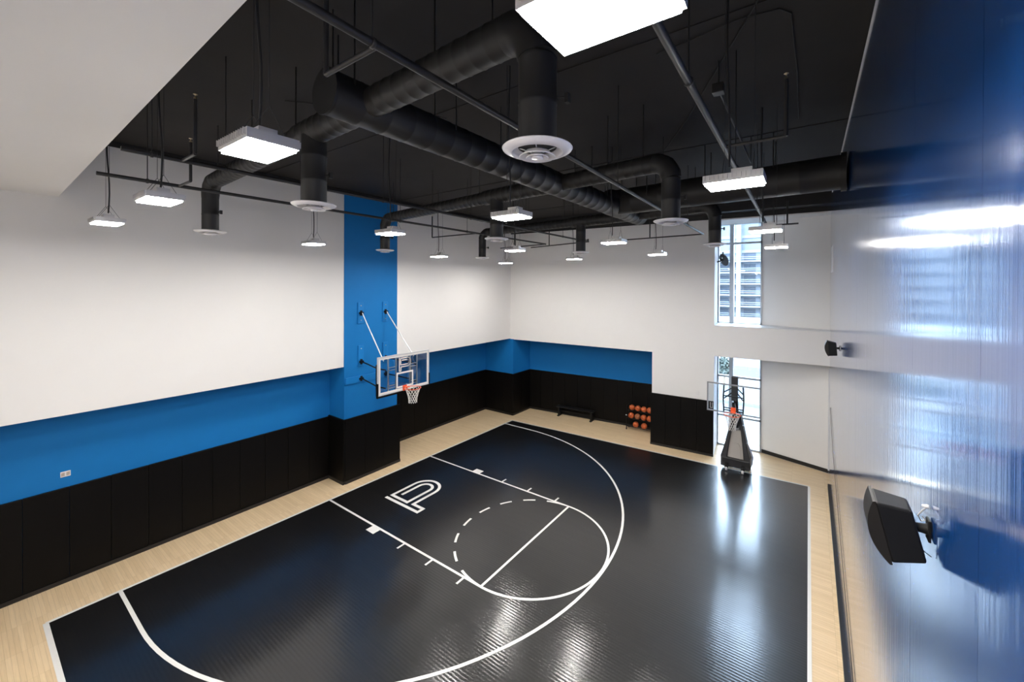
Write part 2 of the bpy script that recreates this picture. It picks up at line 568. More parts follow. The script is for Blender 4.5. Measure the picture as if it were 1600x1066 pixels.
# band between the two windows (its top is the deep sill)
MB().prism([(XO, far_y(XO)), (RX, far_y(RX)), (RX, 9.45), (9.74, 9.45), (9.74, 9.11), (8.25, 9.11), (8.25, 9.0)], 3.585, 4.66).build('spandrel', 'white', wf)
MB().prism([(XO, far_y(XO)), (RX, far_y(RX)), (RX, 9.45), (9.74, 9.45), (9.74, 9.11), (8.25, 9.11), (8.25, 9.0)], 8.42, 8.46).build('window_head', 'white', wf)
MB().prism([(XO, far_y(XO) - 0.02), (RX, far_y(RX) - 0.02), (RX, 8.40), (9.74, 9.02), (8.25, 9.0), (XO, far_y(XO))], 4.66, 4.685).build('added_sill_board', 'metalwhite', wf)  # glossy white board added over the sill so its line reads brighter
# wall that turns in beside the windows
MB().prism([(9.74, 9.02), (RX + 0.1, 8.36), (RX + 0.1, 9.45), (9.74, 9.45)], 0, 8.46).build('return_wall', 'white', wf)
ang = math.atan2(8.36 - 9.10, RX + 0.1 - 9.80)
bd = MB().prism([(9.76, 8.985), (RX - 0.0, 8.37), (RX - 0.0, 8.40), (9.76, 9.015)], 0.02, 0.14)
struct(bd.build('baseboard_far', 'rubber'))

# ---- windows
def window(name, x0, x1, y, z0, z1, mull, transoms, label=None):
    w = struct(bpy.data.objects.new(name, None))
    COL.objects.link(w)
    w.location = ((x0 + x1) / 2, y, z0)
    t = 0.05
    def add(mb, nm, m):
        o = mb.build(nm, m)
        o.parent = w
        o.location = -w.location
        return o
    slope = 0.0588
    add(MB().box(x0, x0 + t, y - 0.06, y + 0.06, z0, z1), 'frame_jamb', 'frame')
    add(MB().box(x1 - t, x1, y - 0.06, y + 0.06, z0, z1), 'frame_jamb', 'frame')
    add(MB().box(x0, x1, y - 0.06, y + 0.06, z1 - t, z1), 'frame_head', 'frame')
    add(MB().box(x0, x1, y - 0.06, y + 0.06, z0, z0 + t), 'frame_sill', 'frame')
    add(MB().box(mull - 0.07, mull + 0.07, y - 0.09, y + 0.07, z0, z1), 'mullion', 'frame')
    for (a, c, zt) in transoms:
        add(MB().box(a, c, y - 0.06, y + 0.06, zt - 0.035, zt + 0.035), 'transom', 'frame')
    zs = [z0] + sorted({tt[2] for tt in transoms}) + [z1]
    for i in range(len(zs) - 1):
        for a, c in ((x0 + t, mull - 0.07), (mull + 0.07, x1 - t)):
            add(MB().box(a, c, y - 0.006, y + 0.006, zs[i] + 0.03, zs[i + 1] - 0.03), 'pane', 'glass')
    return w
window('window_1', 8.25, 9.74, 9.05, 4.66, 8.46, 8.74, [(8.74, 9.74, 7.70), (8.25, 8.74, 7.70)])
window('window_2', 8.25, 9.74, 9.05, 0.0, 3.585, 8.74, [(8.25, 9.74, 2.65), (8.25, 9.74, 1.15)])

# ---- right wall: glossy blue sheets
wr = struct(MB().box(RX + 0.03, RX + 0.3, NEAR, 9.45, 0, CEIL).build('wall_right', 'blackpaint'))
y = -8.13
PW = 1.22
bulge = {1: 0.004, 2: 0.0008}
i = 0
while y < 8.35:
    y1 = min(y + PW, 8.37)
    mb = MB()
    n = 10
    bl = bulge.get(i, 0.0003)
    vs_, fs = [], []
    for k in range(n + 1):
        t = k / n
        xx = RX - bl * math.sin(PI * t)
        yy = y + 0.0015 + (y1 - y - 0.003) * t
        for zz in (0.10, 3.0, 6.0, 8.93):
            vs_.append((xx, yy, zz))
    for k in range(n):
        for j in range(3):
            fs.append((k * 4 + j, k * 4 + j + 1, (k + 1) * 4 + j + 1, (k + 1) * 4 + j))
    mb.add(vs_, fs, True)
    mb.box(RX + 0.004, RX + 0.028, y + 0.0015, y1 - 0.0015, 0.10, 8.93)
    o = mb.build('gloss_panel', 'gloss', wr)
    y = y1
    i += 1
MB().box(RX - 0.012, RX + 0.02, -8.0, 8.2, 8.93, 8.95).build('top_trim', 'metalwhite', wr)
struct(MB().box(RX - 0.055, RX + 0.005, NEAR, 7.3, 0, 0.10).build('baseboard_right', 'rubber'))
struct(MB().box(RX - 0.025, RX + 0.01, 8.28, 8.36, 0.14, 3.4).build('trim_1', 'metalwhite'))

# ---- near wall behind the camera
wn = struct(MB().box(-2.3, 12.2, NEAR - 0.2, NEAR, 0, CEIL).build('wall_near', 'white'))

# ================================================================== LAMPS
ORD = ['first', 'second', 'third', 'fourth']
ROWN = ['nearest', 'second', 'third', 'farthest']
ZL = 6.98
lamps = [
    [(10.63, -6.71), (8.18, -6.73), (5.46, -6.62), (2.66, -6.58)],
    [(10.64, -4.03), (7.98, -3.72), (5.17, -3.52), (2.13, -3.3)],
    [(10.59, -0.44), (7.83, -0.04), (4.92, 0.42), (1.88, 0.61, 6.95)],
    [(10.54, 2.85), (7.59, 3.62), (4.58, 4.22), (1.70, 4.11, 6.92)],
]
def lamp_meshes():
    d = {}
    hx_, hy_, h = 0.228, 0.152, 0.065
    mb = MB()
    t = 0.014
    mb.box(-hx_, hx_, -hy_, -hy_ + t, 0, h).box(-hx_, hx_, hy_ - t, hy_, 0, h)
    mb.box(-hx_, -hx_ + t, -hy_ + t, hy_ - t, 0, h).box(hx_ - t, hx_, -hy_ + t, hy_ - t, 0, h)
    mb.box(-hx_ + t, hx_ - t, -hy_ + t, hy_ - t, h - 0.02, h)
    d['housing'] = (mb, 'housing')
    mb = MB()
    for k in range(13):
        x = -hx_ + 0.02 + k * (2 * hx_ - 0.04) / 12
        for s in (-1, 1):
            mb.prism([(x - 0.003, s * hy_), (x + 0.003, s * hy_), (x + 0.003, s * (hy_ + 0.016)), (x - 0.003, s * (hy_ + 0.016))][::s], 0.02, h - 0.005)
    d['cooling_fins'] = (mb, 'housing')
    d['lens'] = (MB().box(-hx_ + t, hx_ - t, -hy_ + t, hy_ - t, -0.016, 0.012), 'lens')
    d['driver_box'] = (MB().box(-0.02, 0.14, -0.055, 0.055, h, h + 0.055), 'housing')
    top = CEIL - ZL + 0.07
    for nm, xx in (('suspension_wire', 0.15), ('suspension_wire_b', -0.08)):
        mb = MB()
        mb.tube([(xx, -0.11, h), (xx, 0, h + 0.19)], 0.0025, 5)
        mb.tube([(xx, 0.11, h), (xx, 0, h + 0.19), (xx, 0, top)], 0.0025, 5)
        d[nm] = (mb, 'wire')
    mb = MB()
    pts = []
    for k in range(14):
        t_ = k / 13
        pts.append((-0.06 + 0.018 * math.sin(5 * t_ + 1) * (1 - t_), 0.02 + 0.012 * math.sin(9 * t_), h + 0.09 + (top - h - 0.09) * t_))
    mb.tube(pts, 0.0095, 6)
    d['power_cord'] = (mb, 'wire')
    out = {}
    for k, (mb, m) in d.items():
        me = mb.mesh(k)
        me.materials.append(M[m])
        out[k] = me
    return out
LM = lamp_meshes()
for r in range(4):
    for c in range(4):
        x, y = lamps[r][c][:2]
        zl = lamps[r][c][2] if len(lamps[r][c]) > 2 else ZL
        root = thing('high_bay_lamp', (x, y, zl), 'lit rectangular LED lamp hanging in the %s row, %s from the glossy blue wall' % (ROWN[r], ORD[c]), 'lamp', 'LED lamps hanging in a grid')
        for k, me in LM.items():
            o = place(k.replace('_b', '') if k.endswith('wire_b') else k, me, root)
            if k == 'cooling_fins':
                o['kind'] = 'stuff'

# ================================================================== DUCTS AND DIFFUSERS
ZB, ZD = 8.0, 7.03
diffs = [
    [(9.555, -5.47), (6.10, -5.31), (1.85, -5.09)],
    [(9.43, -1.63), (5.66, -1.22), (1.07, -0.72)],
    [(9.32, 2.42), (5.53, 2.88), (1.35, 3.18)],
]
def ribbed(pts, r, step=0.16):
    """resample a path and raise a thin bead at every step"""
    P = [Vector(p) for p in pts]
    out, rs = [], []
    for i in range(len(P) - 1):
        d = P[i + 1] - P[i]
        n = max(1, int(d.length / step))
        for k in range(n):
            a = P[i] + d * (k / n)
            u = d.normalized()
            out += [a, a + u * 0.012, a + u * 0.024]
            rs += [r, r + 0.0045, r]
    out.append(P[-1])
    rs.append(r)
    return out, rs
def bend(corner, din, dout, R, n=6):
    c, a, b_ = Vector(corner), Vector(din).normalized(), Vector(dout).normalized()
    s_ = c - a * R
    pts = []
    for k in range(n + 1):
        t = k / n * PI / 2
        pts.append(s_ + a * (R * math.sin(t)) + b_ * (R * (1 - math.cos(t))))
    return pts
TX = 7.25
duct = thing('air_duct', (TX, -1.4, ZB), 'black round ventilation duct with trunk and branches under the black ceiling', 'duct')
def dpart(mb, name, m='duct', label=None):
    return wpart(mb, name, m, duct, label)
p, r_ = ribbed([(TX, -5.78, ZB), (TX, 3.1, ZB)], 0.22, 0.3)
dpart(MB().tube(p, r_, 28), 'trunk')
dpart(MB().tube([(TX, -5.80, ZB), (TX, -5.78, ZB)], 0.228, 28), 'end_cap')
# main supply that comes in from the glossy wall
p, r_ = ribbed([(RX - 0.03, 1.02, 8.1), (TX - 0.1, 1.32, 8.1)], 0.30, 0.6)
dpart(MB().tube(p, r_, 28), 'main_supply')
dpart(MB().tube([(RX - 0.10, 1.02, 8.1), (RX - 0.02, 1.015, 8.1)], 0.335, 28), 'wall_collar')
# cone where the trunk meets the supply
dpart(MB().tube([(TX, 0.75, ZB), (TX, 1.1, 8.08), (TX, 1.65, 8.08), (TX, 1.9, ZB)], [0.22, 0.305, 0.305, 0.22], 28), 'junction_box')
RB = 0.145
for ri, row in enumerate(diffs):
    dR, dM, dL = row
    R = 0.27
    # right branch: trunk -> right drop with an elbow
    yt = dR[1] + (dM[1] - dR[1]) * (dR[0] - TX) / (dR[0] - dM[0])
    A = Vector((TX, yt, ZB))
    Cn = Vector((dR[0], dR[1], ZB))
    u = (Cn - A).normalized()
    bpts = bend(Cn, u, (0, 0, -1), R)
    p, r_ = ribbed([A, bpts[0]], RB)
    dpart(MB().tube(p, r_, 22), 'branch')
    p, r_ = ribbed(bpts, RB + 0.006, 0.05)
    dpart(MB().tube(bpts, [RB + (0.010 if k % 2 else 0.004) for k in range(len(bpts))], 22), 'elbow')
    p, r_ = ribbed([bpts[-1], (dR[0], dR[1], ZD + 0.06)], RB - 0.006, 0.3)
    dpart(MB().tube(p, r_, 22), 'drop')
    # left branch: trunk -> middle drop -> left drop
    Cl = Vector((dL[0], dL[1], ZB))
    Cm = Vector((dM[0], dM[1], ZB))
    u = (Cl - Cm).normalized()
    bpts = bend(Cl, u, (0, 0, -1), R)
    p, r_ = ribbed([A, Cm - (A - Cm).normalized() * 0.35], RB + 0.012)
    dpart(MB().tube(p, r_, 22), 'branch')
    p, r_ = ribbed([Cm - (A - Cm).normalized() * 0.33, bpts[0]], RB - 0.012)
    dpart(MB().tube(p, r_, 22), 'branch')
    dpart(MB().tube(bpts, [RB - 0.012 + (0.008 if k % 2 else 0.003) for k in range(len(bpts))], 22), 'elbow')
    p, r_ = ribbed([bpts[-1], (dL[0], dL[1], ZD + 0.06)], RB - 0.012, 0.3)
    dpart(MB().tube(p, r_, 22), 'drop')
    p, r_ = ribbed([Cm, (dM[0], dM[1], ZD + 0.06)], RB - 0.002, 0.3)
    dpart(MB().tube(p, r_, 22), 'drop')
    # damper handles
    for (x, y) in row:
        mb = MB().tube([(x + 0.12, y + 0.08, ZD + 0.42), (x + 0.19, y + 0.11, ZD + 0.42)], 0.012, 6)
        mb.box(x + 0.17, x + 0.20, y + 0.09, y + 0.13, ZD + 0.38, ZD + 0.45)
        dpart(mb, 'damper_handle')
    # hanger rods
    for x in (dR[0] - 0.45, (dR[0] + TX) / 2, (TX + dM[0]) / 2, dM[0] - 0.55, (dM[0] + dL[0]) / 2, dL[0] + 0.45):
        yy = dR[1] + (dL[1] - dR[1]) * (dR[0] - x) / (dR[0] - dL[0])
        dpart(MB().tube([(x, yy, ZB + RB - 0.01), (x, yy, CEIL)], 0.009, 6), 'hanger_rod', 'pipe')
for yy in (-5.6, -4.2, -2.8, -0.3, 0.5, 2.3):
    for s in (-1, 1):
        dpart(MB().tube([(TX + s * 0.20, yy, ZB), (TX + s * 0.20, yy, CEIL)], 0.009, 6), 'hanger_rod', 'pipe')
for xx in (8.2, 9.4, 10.6):
    for s in (-1, 1):
        dpart(MB().tube([(xx, 1.2 + s * 0.31, 8.1), (xx, 1.2 + s * 0.31, CEIL)], 0.010, 6), 'hanger_rod', 'pipe')

def diffuser_meshes():
    out = {}
    a = MB().lathe([(0.138, 0.085), (0.20, 0.072), (0.25, 0.062), (0.256, 0.056), (0.25, 0.046), (0.218, 0.030), (0.188, 0.022), (0.180, 0.026), (0.176, 0.045), (0.165, 0.066), (0.138, 0.080)], seg=40)
    out['outer_cone'] = (a, 'diff')
    a = MB().lathe([(0.080, 0.030), (0.105, 0.004), (0.128, -0.008), (0.132, -0.004), (0.11, 0.010), (0.087, 0.036)], seg=36)
    out['middle_cone'] = (a, 'diff')
    a = MB().lathe([(0.042, 0.015), (0.060, -0.004), (0.078, -0.014), (0.082, -0.010), (0.065, 0.002), (0.047, 0.020)], seg=32)
    out['inner_cone'] = (a, 'diff')
    a = MB().lathe([(0.0001, -0.020), (0.036, -0.018), (0.042, -0.010), (0.03, 0.01), (0.0001, 0.02)], seg=24)
    out['centre_button'] = (a, 'diff')
    a = MB()
    for k in range(4):
        t = k * PI / 2 + 0.5
        a.tube([(0.02 * math.cos(t), 0.02 * math.sin(t), 0.02), (0.15 * math.cos(t), 0.15 * math.sin(t), 0.07)], 0.004, 5)
    out['spoke'] = (a, 'diff')
    res = {}
    for k, (mb, m) in out.items():
        me = mb.mesh(k)
        me.materials.append(M[m])
        res[k] = me
    return res
DM = diffuser_meshes()
POS3 = ['nearest the glossy blue wall', 'in the middle', 'nearest the white left wall']
ROW3 = ['nearest', 'middle', 'farthest']
for ri, row in enumerate(diffs):
    for ci, (x, y) in enumerate(row):
        root = thing('air_diffuser', (x, y, ZD), 'round white air diffuser on a black drop duct, %s row, %s' % (ROW3[ri], POS3[ci]), 'air diffuser', 'round air diffusers')
        for k, me in DM.items():
            place(k, me, root)

# ================================================================== SPRINKLER PIPES
ZP = 7.55
def sprinkler(label, x0, y0, y1, arms, endarm=None, r=0.024, hang=(), x1=None):
    x1 = x0 if x1 is None else x1
    X = lambda yy: x0 + (x1 - x0) * (yy - y0) / (y1 - y0)
    x = x0
    root = thing('sprinkler_pipe', (x, y0, ZP), label, 'pipe', 'sprinkler pipes')
    wpart(MB().tube([(x0, y0, ZP), (x1, y1, ZP)], r, 10), 'main_run', 'pipe', root)
    for (ya, xe, zt) in arms:
        x = X(ya)
        wpart(MB().tube([(x, ya, ZP), (xe, ya, ZP)], 0.017, 8), 'arm', 'pipe', root)
        wpart(MB().tube([(xe, ya, ZP), (xe, ya, zt)], 0.019, 8), 'riser', 'pipe', root)
        hd = MB().lathe([(0.016, 0), (0.016, 0.02), (0.006, 0.03), (0.006, 0.05), (0.022, 0.052), (0.022, 0.056), (0.0005, 0.058)], c=(xe, ya, zt), seg=10)
        wpart(hd, 'sprinkler_head', 'brass', root)
        wpart(MB().lathe([(0.0005, -0.026), (0.026, -0.024), (0.026, 0.024), (0.0005, 0.026)], c=(x, ya, ZP), seg=10, mtx=Matrix.Rotation(PI / 2, 3, 'X')), 'tee', 'pipe', root)
    if endarm:
        x = x1
        xe, ye = endarm
        wpart(MB().tube([(x, y1, ZP), (xe, ye, ZP)], 0.019, 8), 'arm', 'pipe', root)
        xm = xe + 0.35 * (x - xe)
        ym = ye + 0.35 * (y1 - ye)
        wpart(MB().tube([(xm, ym, ZP), (xm, ym, ZP + 0.55)], 0.019, 8), 'riser', 'pipe', root)
    for yh in hang:
        x = X(yh)
        wpart(MB().tube([(x, yh, ZP), (x, yh, CEIL)], 0.006, 6), 'hanger_rod', 'pipe', root)
        wpart(MB().lathe([(r + 0.004, -0.012), (r + 0.008, -0.012), (r + 0.008, 0.012), (r + 0.004, 0.012)], c=(x, yh, ZP), seg=10, mtx=Matrix.Rotation(PI / 2, 3, 'X')), 'pipe_clamp', 'pipe', root)
    return root
sprinkler('black sprinkler pipe passing just left of the biggest diffuser', 9.03, -6.98, 4.19, [(-6.41, 8.42, 8.24)], (6.3, 4.40), 0.027, (-6.45, -4.6, -2.4, 0.0, 2.2), 8.70)
sprinkler('black sprinkler pipe running beside the glossy blue wall', 10.50, -6.98, 3.3, [(-3.28, 10.98, 8.10)], (10.95, 3.3), 0.027, (-4.9, -2.4, 0.6, 2.2), 10.32)
sprinkler('upper of the two thin black pipes crossing the white left wall', 5.08, -6.85, 4.28, [(-6.33, 5.52, 8.16)], (2.25, 5.0), 0.026, (-6.6, -5.9, -3.6, -1.4, 0.8, 2.6))
sprinkler('lower of the two thin black pipes crossing the white left wall', 3.44, -6.80, 4.2, [(-5.95, 3.95, 8.1), (0.6, 1.58, 8.2)], (1.05, 4.6), 0.026, (-6.3, -4.2, -2.0, 0.2, 2.4))
# conduit from a junction box on the ceiling to the lamp beside the blue wall
cr = thing('ceiling_conduit', (10.2, -2.2, 8.6), 'thin black conduit hanging below a small ceiling box near the blue wall', 'conduit')
wpart(MB().tube([(10.20, -2.2, 8.62), (10.22, 1.0, 8.5)], 0.016, 8), 'tube', 'pipe', cr)
wpart(MB().box(10.13, 10.27, -2.34, -2.20, 8.56, 8.68), 'junction_box', 'pipe', cr, bevel=0.01)
wpart(MB().tube([(10.20, -2.27, 8.66), (10.20, -2.27, CEIL)], 0.010, 6), 'hanger_rod', 'pipe', cr)
wpart(MB().tube([(10.22, 0.98, 8.5), (10.22, 0.98, CEIL)], 0.010, 6), 'hanger_rod', 'pipe', cr)
# surface wiring clipped to the ceiling
def cable(pts, label, r=0.008):
    o = MB().tube(pts, r, 6).build('ceiling_cable', 'wire')
    tag(o, label, 'cable')
zc = CEIL - 0.012
cable([(9.6, -2.9, zc), (10.0, -2.95, zc), (10.5, -3.05, zc), (10.9, -3.0, zc), (11.0, -2.85, zc), (11.02, -1.4, zc), (11.0, 0.4, zc)], 'black cable clipped along the ceiling beside the blue wall')
cable([(8.6, 0.8, zc), (9.4, -0.6, zc), (10.1, -2.0, zc), (10.9, -3.6, zc)], 'thin diagonal black cable on the ceiling above the biggest diffuser')
cable([(4.4, -4.9, zc), (5.2, -4.0, zc), (5.9, -3.3, zc), (6.0, -3.0, zc)], 'thin black cable on the ceiling left of the duct end cap')

# ================================================================== HOOPS
def net_mesh(c, r0=0.215, r1=0.115, h=0.42, n=12, rows=6, rad=0.0055, sag=None):
    mb = MB()
    def P(i, k):
        t = k / rows
        r = r0 + (r1 - r0) * (1 - (1 - t) ** 1.8) + 0.012 * max(0, t - 0.8) * 5 * 0.5
        a = 2 * PI * (i + 0.5 * (k % 2)) / n
        return Vector((c[0] + r * math.cos(a), c[1] + r * math.sin(a), c[2] - h * t))
    for i in range(n):
        for k in range(rows):
            if k % 2 == 0:
                mb.tube([P(i, k), P(i, k + 1)], rad, 5, cap=False)
                mb.tube([P(i, k), P((i - 1) % n, k + 1)], rad, 5, cap=False)
            else:
                mb.tube([P(i, k), P(i, k + 1)], rad, 5, cap=False)
                mb.tube([P(i, k), P((i + 1) % n, k + 1)], rad, 5, cap=False)
    return mb
def ring(c, R, r, axis='Z', n=40):
    return MB().tube([(c[0] + R * math.cos(2 * PI * k / n), c[1] + R * math.sin(2 * PI * k / n), c[2]) for k in range(n)], r, 10, closed=True)

# ---- hoop bolted to the blue column
BX, BY = 1.22, -0.125
BZ0, BZ1 = 2.93, 4.03
HW = 0.925
h1 = thing('basketball_hoop', (-0.44, BY, 3.1), 'glass basketball backboard with orange rim braced off the blue column', 'basketball hoop')
def hp(mb, name, m, label=None, bevel=0.0, parent=None):
    return wpart(mb, name, m, parent or h1, label, bevel)
bd = hp(MB().box(BX - 0.012, BX, BY - HW + 0.03, BY + HW - 0.03, BZ0 + 0.03, BZ1 - 0.03), 'backboard', 'bglass', 'clear glass backboard')
t = 0.035
fr = MB().box(BX - 0.04, BX + 0.012, BY - HW, BY + HW, BZ1 - t, BZ1).box(BX - 0.04, BX + 0.012, BY - HW, BY + HW, BZ0, BZ0 + t)
fr.box(BX - 0.04, BX + 0.012, BY - HW, BY - HW + t, BZ0 + t, BZ1 - t).box(BX - 0.04, BX + 0.012, BY + HW - t, BY + HW, BZ0 + t, BZ1 - t)
hp(fr, 'backboard_frame', 'boardframe')
def yz_line(y0, y1, z0, z1, w, x=BX + 0.001):
    m = MB()
    m.box(x, x + 0.003, y0, y1, z1 - w, z1).box(x, x + 0.003, y0, y1, z0, z0 + w)
    m.box(x, x + 0.003, y0, y0 + w, z0 + w, z1 - w).box(x, x + 0.003, y1 - w, y1, z0 + w, z1 - w)
    return m
hp(yz_line(BY - HW + t, BY + HW - t, BZ0 + t, BZ1 - t, 0.05), 'border_marking', 'line', None, 0, bd)
hp(yz_line(BY - 0.305, BY + 0.305, 3.03, 3.49, 0.05), 'target_square', 'line', None, 0, bd)
lg = MB()
ps = p_stroke(1.92, -0.09, 0.29)
import_pts = [Vector((p[1], -p[0])) for p in ps]        # (right, up)
for i in range(len(import_pts) - 1):
    a, b2 = import_pts[i], import_pts[i + 1]
    d = (b2 - a)
    if d.length < 1e-6:
        continue
    d.normalize()
    n_ = Vector((-d.y, d.x)) * 0.015
    a2, b3 = a - d * 0.006, b2 + d * 0.006
    quad = [a2 + n_, a2 - n_, b3 - n_, b3 + n_]
    lg.add([(BX + 0.002, BY + q.x + 0.0, 3.72 + q.y) for q in quad] + [(BX + 0.005, BY + q.x + 0.0, 3.72 + q.y) for q in quad],
           [(4, 5, 6, 7), (0, 3, 2, 1), (0, 1, 5, 4), (1, 2, 6, 5), (2, 3, 7, 6), (3, 0, 4, 7)])
hp(lg, 'backboard_logo', 'line', 'white outlined letter P on the glass', 0, bd)
pad = MB().box(BX - 0.055, BX + 0.02, BY - HW - 0.02, BY + HW + 0.02, BZ0 - 0.06, BZ0 + 0.0)
hp(pad, 'edge_padding', 'pad', 'black padding along the lower edge', 0.012)
for s in (-1, 1):
    hp(MB().box(BX - 0.055, BX + 0.02, BY + s * HW - 0.022 + s * 0.005, BY + s * HW + 0.022 + s * 0.005, BZ0, BZ0 + 0.36), 'edge_padding', 'pad', None, 0.01)
RZ = 3.05
rc = (BX + 0.15 + 0.2286, BY - 0.01, RZ)
rim = hp(ring(rc, 0.2286, 0.010), 'rim', 'orange', 'orange steel rim')
mb = MB().box(BX + 0.004, BX + 0.02, BY - 0.08, BY + 0.06, RZ - 0.14, RZ + 0.03)
mb.box(BX + 0.02, BX + 0.16, BY - 0.07, BY + 0.05, RZ - 0.035, RZ - 0.005)
mb.prism([(BX + 0.02, BY - 0.075), (BX + 0.17, BY - 0.04), (BX + 0.17, BY - 0.03), (BX + 0.02, BY - 0.065)], [RZ - 0.13, RZ - 0.04, RZ - 0.04, RZ - 0.13], RZ - 0.005)
mb.prism([(BX + 0.02, BY + 0.045), (BX + 0.17, BY + 0.01), (BX + 0.17, BY + 0.02), (BX + 0.02, BY + 0.055)], [RZ - 0.13, RZ - 0.04, RZ - 0.04, RZ - 0.13], RZ - 0.005)
hp(mb, 'rim_bracket', 'orange')
hp(net_mesh((rc[0], rc[1], RZ - 0.012)), 'net', 'net', 'white cord net', 0.0, rim)
# steel frame behind the glass: a narrow ladder on either side
FX = BX - 0.10
for ya, yb in ((-0.64, -0.37), (0.14, 0.40)):
    for y_ in (ya, yb):
        hp(MB().box(FX - 0.02, FX + 0.02, y_ - 0.016, y_ + 0.016, BZ0 + 0.02, BZ1 - 0.02), 'frame_upright', 'boardframe')
    for z_ in (BZ0 + 0.13, BZ0 + 0.20, 3.58, 3.66):
        hp(MB().box(FX - 0.016, FX + 0.016, ya + 0.016, yb - 0.016, z_ - 0.013, z_ + 0.013), 'frame_crossbar', 'boardframe')
# mounting plates and arms on the column
CXF = -0.44
plates = [(-0.54, 4.86, 5.52), (0.35, 4.86, 5.52), (-0.53, 3.52, 4.17), (0.36, 3.52, 4.17)]
for (y_, z0, z1) in plates:
    pl = hp(MB().box(CXF, CXF + 0.04, y_ - 0.095, y_ + 0.095, z0, z1), 'mounting_plate', 'blueplate', None, 0.006)
    for zz in (z0 + 0.10, z1 - 0.10):
        hp(MB().lathe([(0.018, 0), (0.018, 0.012), (0.0005, 0.014)], c=(CXF + 0.04, y_, zz), seg=8, mtx=Matrix.Rotation(PI / 2, 3, 'Y')), 'bolt', 'steel', None, 0.0, pl)
hp(MB().box(CXF, CXF + 0.045, -1.04, 0.62, 3.02, 3.22), 'mounting_plate', 'blueplate', None, 0.006)
def clevis(p):
    x, y_, z_ = p
    m = MB().box(x, x + 0.03, y_ - 0.07, y_ + 0.07, z_ - 0.03, z_ + 0.03).box(x, x + 0.03, y_ - 0.03, y_ + 0.03, z_ - 0.08, z_ + 0.08)
    m.box(x + 0.03, x + 0.10, y_ - 0.035, y_ - 0.02, z_ - 0.035, z_ + 0.035).box(x + 0.03, x + 0.10, y_ + 0.02, y_ + 0.035, z_ - 0.035, z_ + 0.035)
    return m
uprt_y = (-0.80, 0.40)
for k, y_ in enumerate((-0.54, 0.35)):
    a = (CXF + 0.04, y_, 5.19)
    hp(clevis(a), 'clevis', 'steelblack')
    hp(MB().tube([(a[0] + 0.07, y_, 5.19), (FX - 0.10, uprt_y[k] * 0.9, 3.86)], 0.017, 10), 'brace_rod', 'metalwhite', 'thin white brace rod')
    for z_ in (3.66, 3.13):
        c = (CXF + 0.04, y_ + 0.01, z_)
        hp(clevis(c), 'clevis', 'steelblack')
        hp(MB().tube([(c[0] + 0.06, c[1], z_), (FX - 0.30, uprt_y[k], z_ - 0.02)], 0.021, 10), 'support_arm', 'steelblack')
        hp(MB().tube([(FX - 0.30, uprt_y[k], z_ - 0.02), (FX, uprt_y[k] * 0.9, z_ - 0.05)], 0.019, 10), 'support_arm', 'steelblack')
    hp(MB().box(FX - 0.33, FX - 0.27, uprt_y[k] - 0.025, uprt_y[k] + 0.025, 3.02, 3.74), 'frame_post', 'steelblack', None, 0.006)

# ---- portable hoop in front of the window
PX, PY = 9.235, 5.98
h2 = thing('portable_hoop', (9.19, 6.9, 0), 'portable basketball hoop with black padded stand in front of the tall window', 'basketball hoop')
def pp(mb, name, m, label=None, bevel=0.0):
    return wpart(mb, name, m, h2, label, bevel)
bz0, bz1, hw = 2.11, 3.02, 0.755
pp(MB().box(PX - hw + 0.03, PX + hw - 0.03, PY, PY + 0.012, bz0 + 0.03, bz1 - 0.03), 'backboard', 'bglass', 'clear glass backboard')
t = 0.035
fr = MB().box(PX - hw, PX + hw, PY - 0.01, PY + 0.04, bz1 - t, bz1).box(PX - hw, PX + hw, PY - 0.01, PY + 0.04, bz0, bz0 + t)
fr.box(PX - hw, PX - hw + t, PY - 0.01, PY + 0.04, bz0 + t, bz1 - t).box(PX + hw - t, PX + hw, PY - 0.01, PY + 0.04, bz0 + t, bz1 - t)
M['framegrey'] = mat('grey_backboard_frame', (0.27, 0.27, 0.28), 0.4, 0.3)
pp(fr, 'backboard_frame', 'framegrey')
mk = MB().box(PX - hw + 0.09, PX - hw + 0.18, PY - 0.004, PY - 0.001, bz0 + 0.08, bz0 + 0.105).box(PX - hw + 0.09, PX - hw + 0.115, PY - 0.004, PY - 0.001, bz0 + 0.105, bz0 + 0.27).box(PX - hw + 0.155, PX - hw + 0.18, PY - 0.004, PY - 0.001, bz0 + 0.105, bz0 + 0.27)
pp(mk, 'board_mark', 'framegrey')
# struts behind the board
for s in (-1, 1):
    pp(MB().tube([(PX + s * 0.27, PY + 0.07, bz0 + 0.02), (PX + s * 0.29, PY + 0.07, bz0 + 0.45), (PX + s * 0.27, PY + 0.07, bz1 - 0.06)], 0.022, 8), 'frame_upright', 'steelblack')
    pp(MB().tube([(PX + s * 0.27, PY + 0.08, bz1 - 0.28), (PX + s * 0.05, PY + 0.35, bz1 - 0.16)], 0.018, 8), 'brace_rod', 'steelblack')
    pp(MB().tube([(PX + s * 0.27, PY + 0.08, bz1 - 0.48), (PX + s * 0.05, PY + 0.35, bz1 - 0.30)], 0.018, 8), 'brace_rod', 'steelblack')
for z_ in (bz0 + 0.08, bz0 + 0.15, bz0 + 0.52):
    pp(MB().box(PX - 0.28, PX + 0.28, PY + 0.05, PY + 0.09, z_ - 0.015, z_ + 0.015), 'frame_crossbar', 'steelblack')
rz = bz0 + 0.10
rc = (PX + 0.03, PY - 0.15 - 0.2286, rz - 0.02)
rim2 = pp(ring(rc, 0.2286, 0.011), 'rim', 'orange', 'orange steel rim')
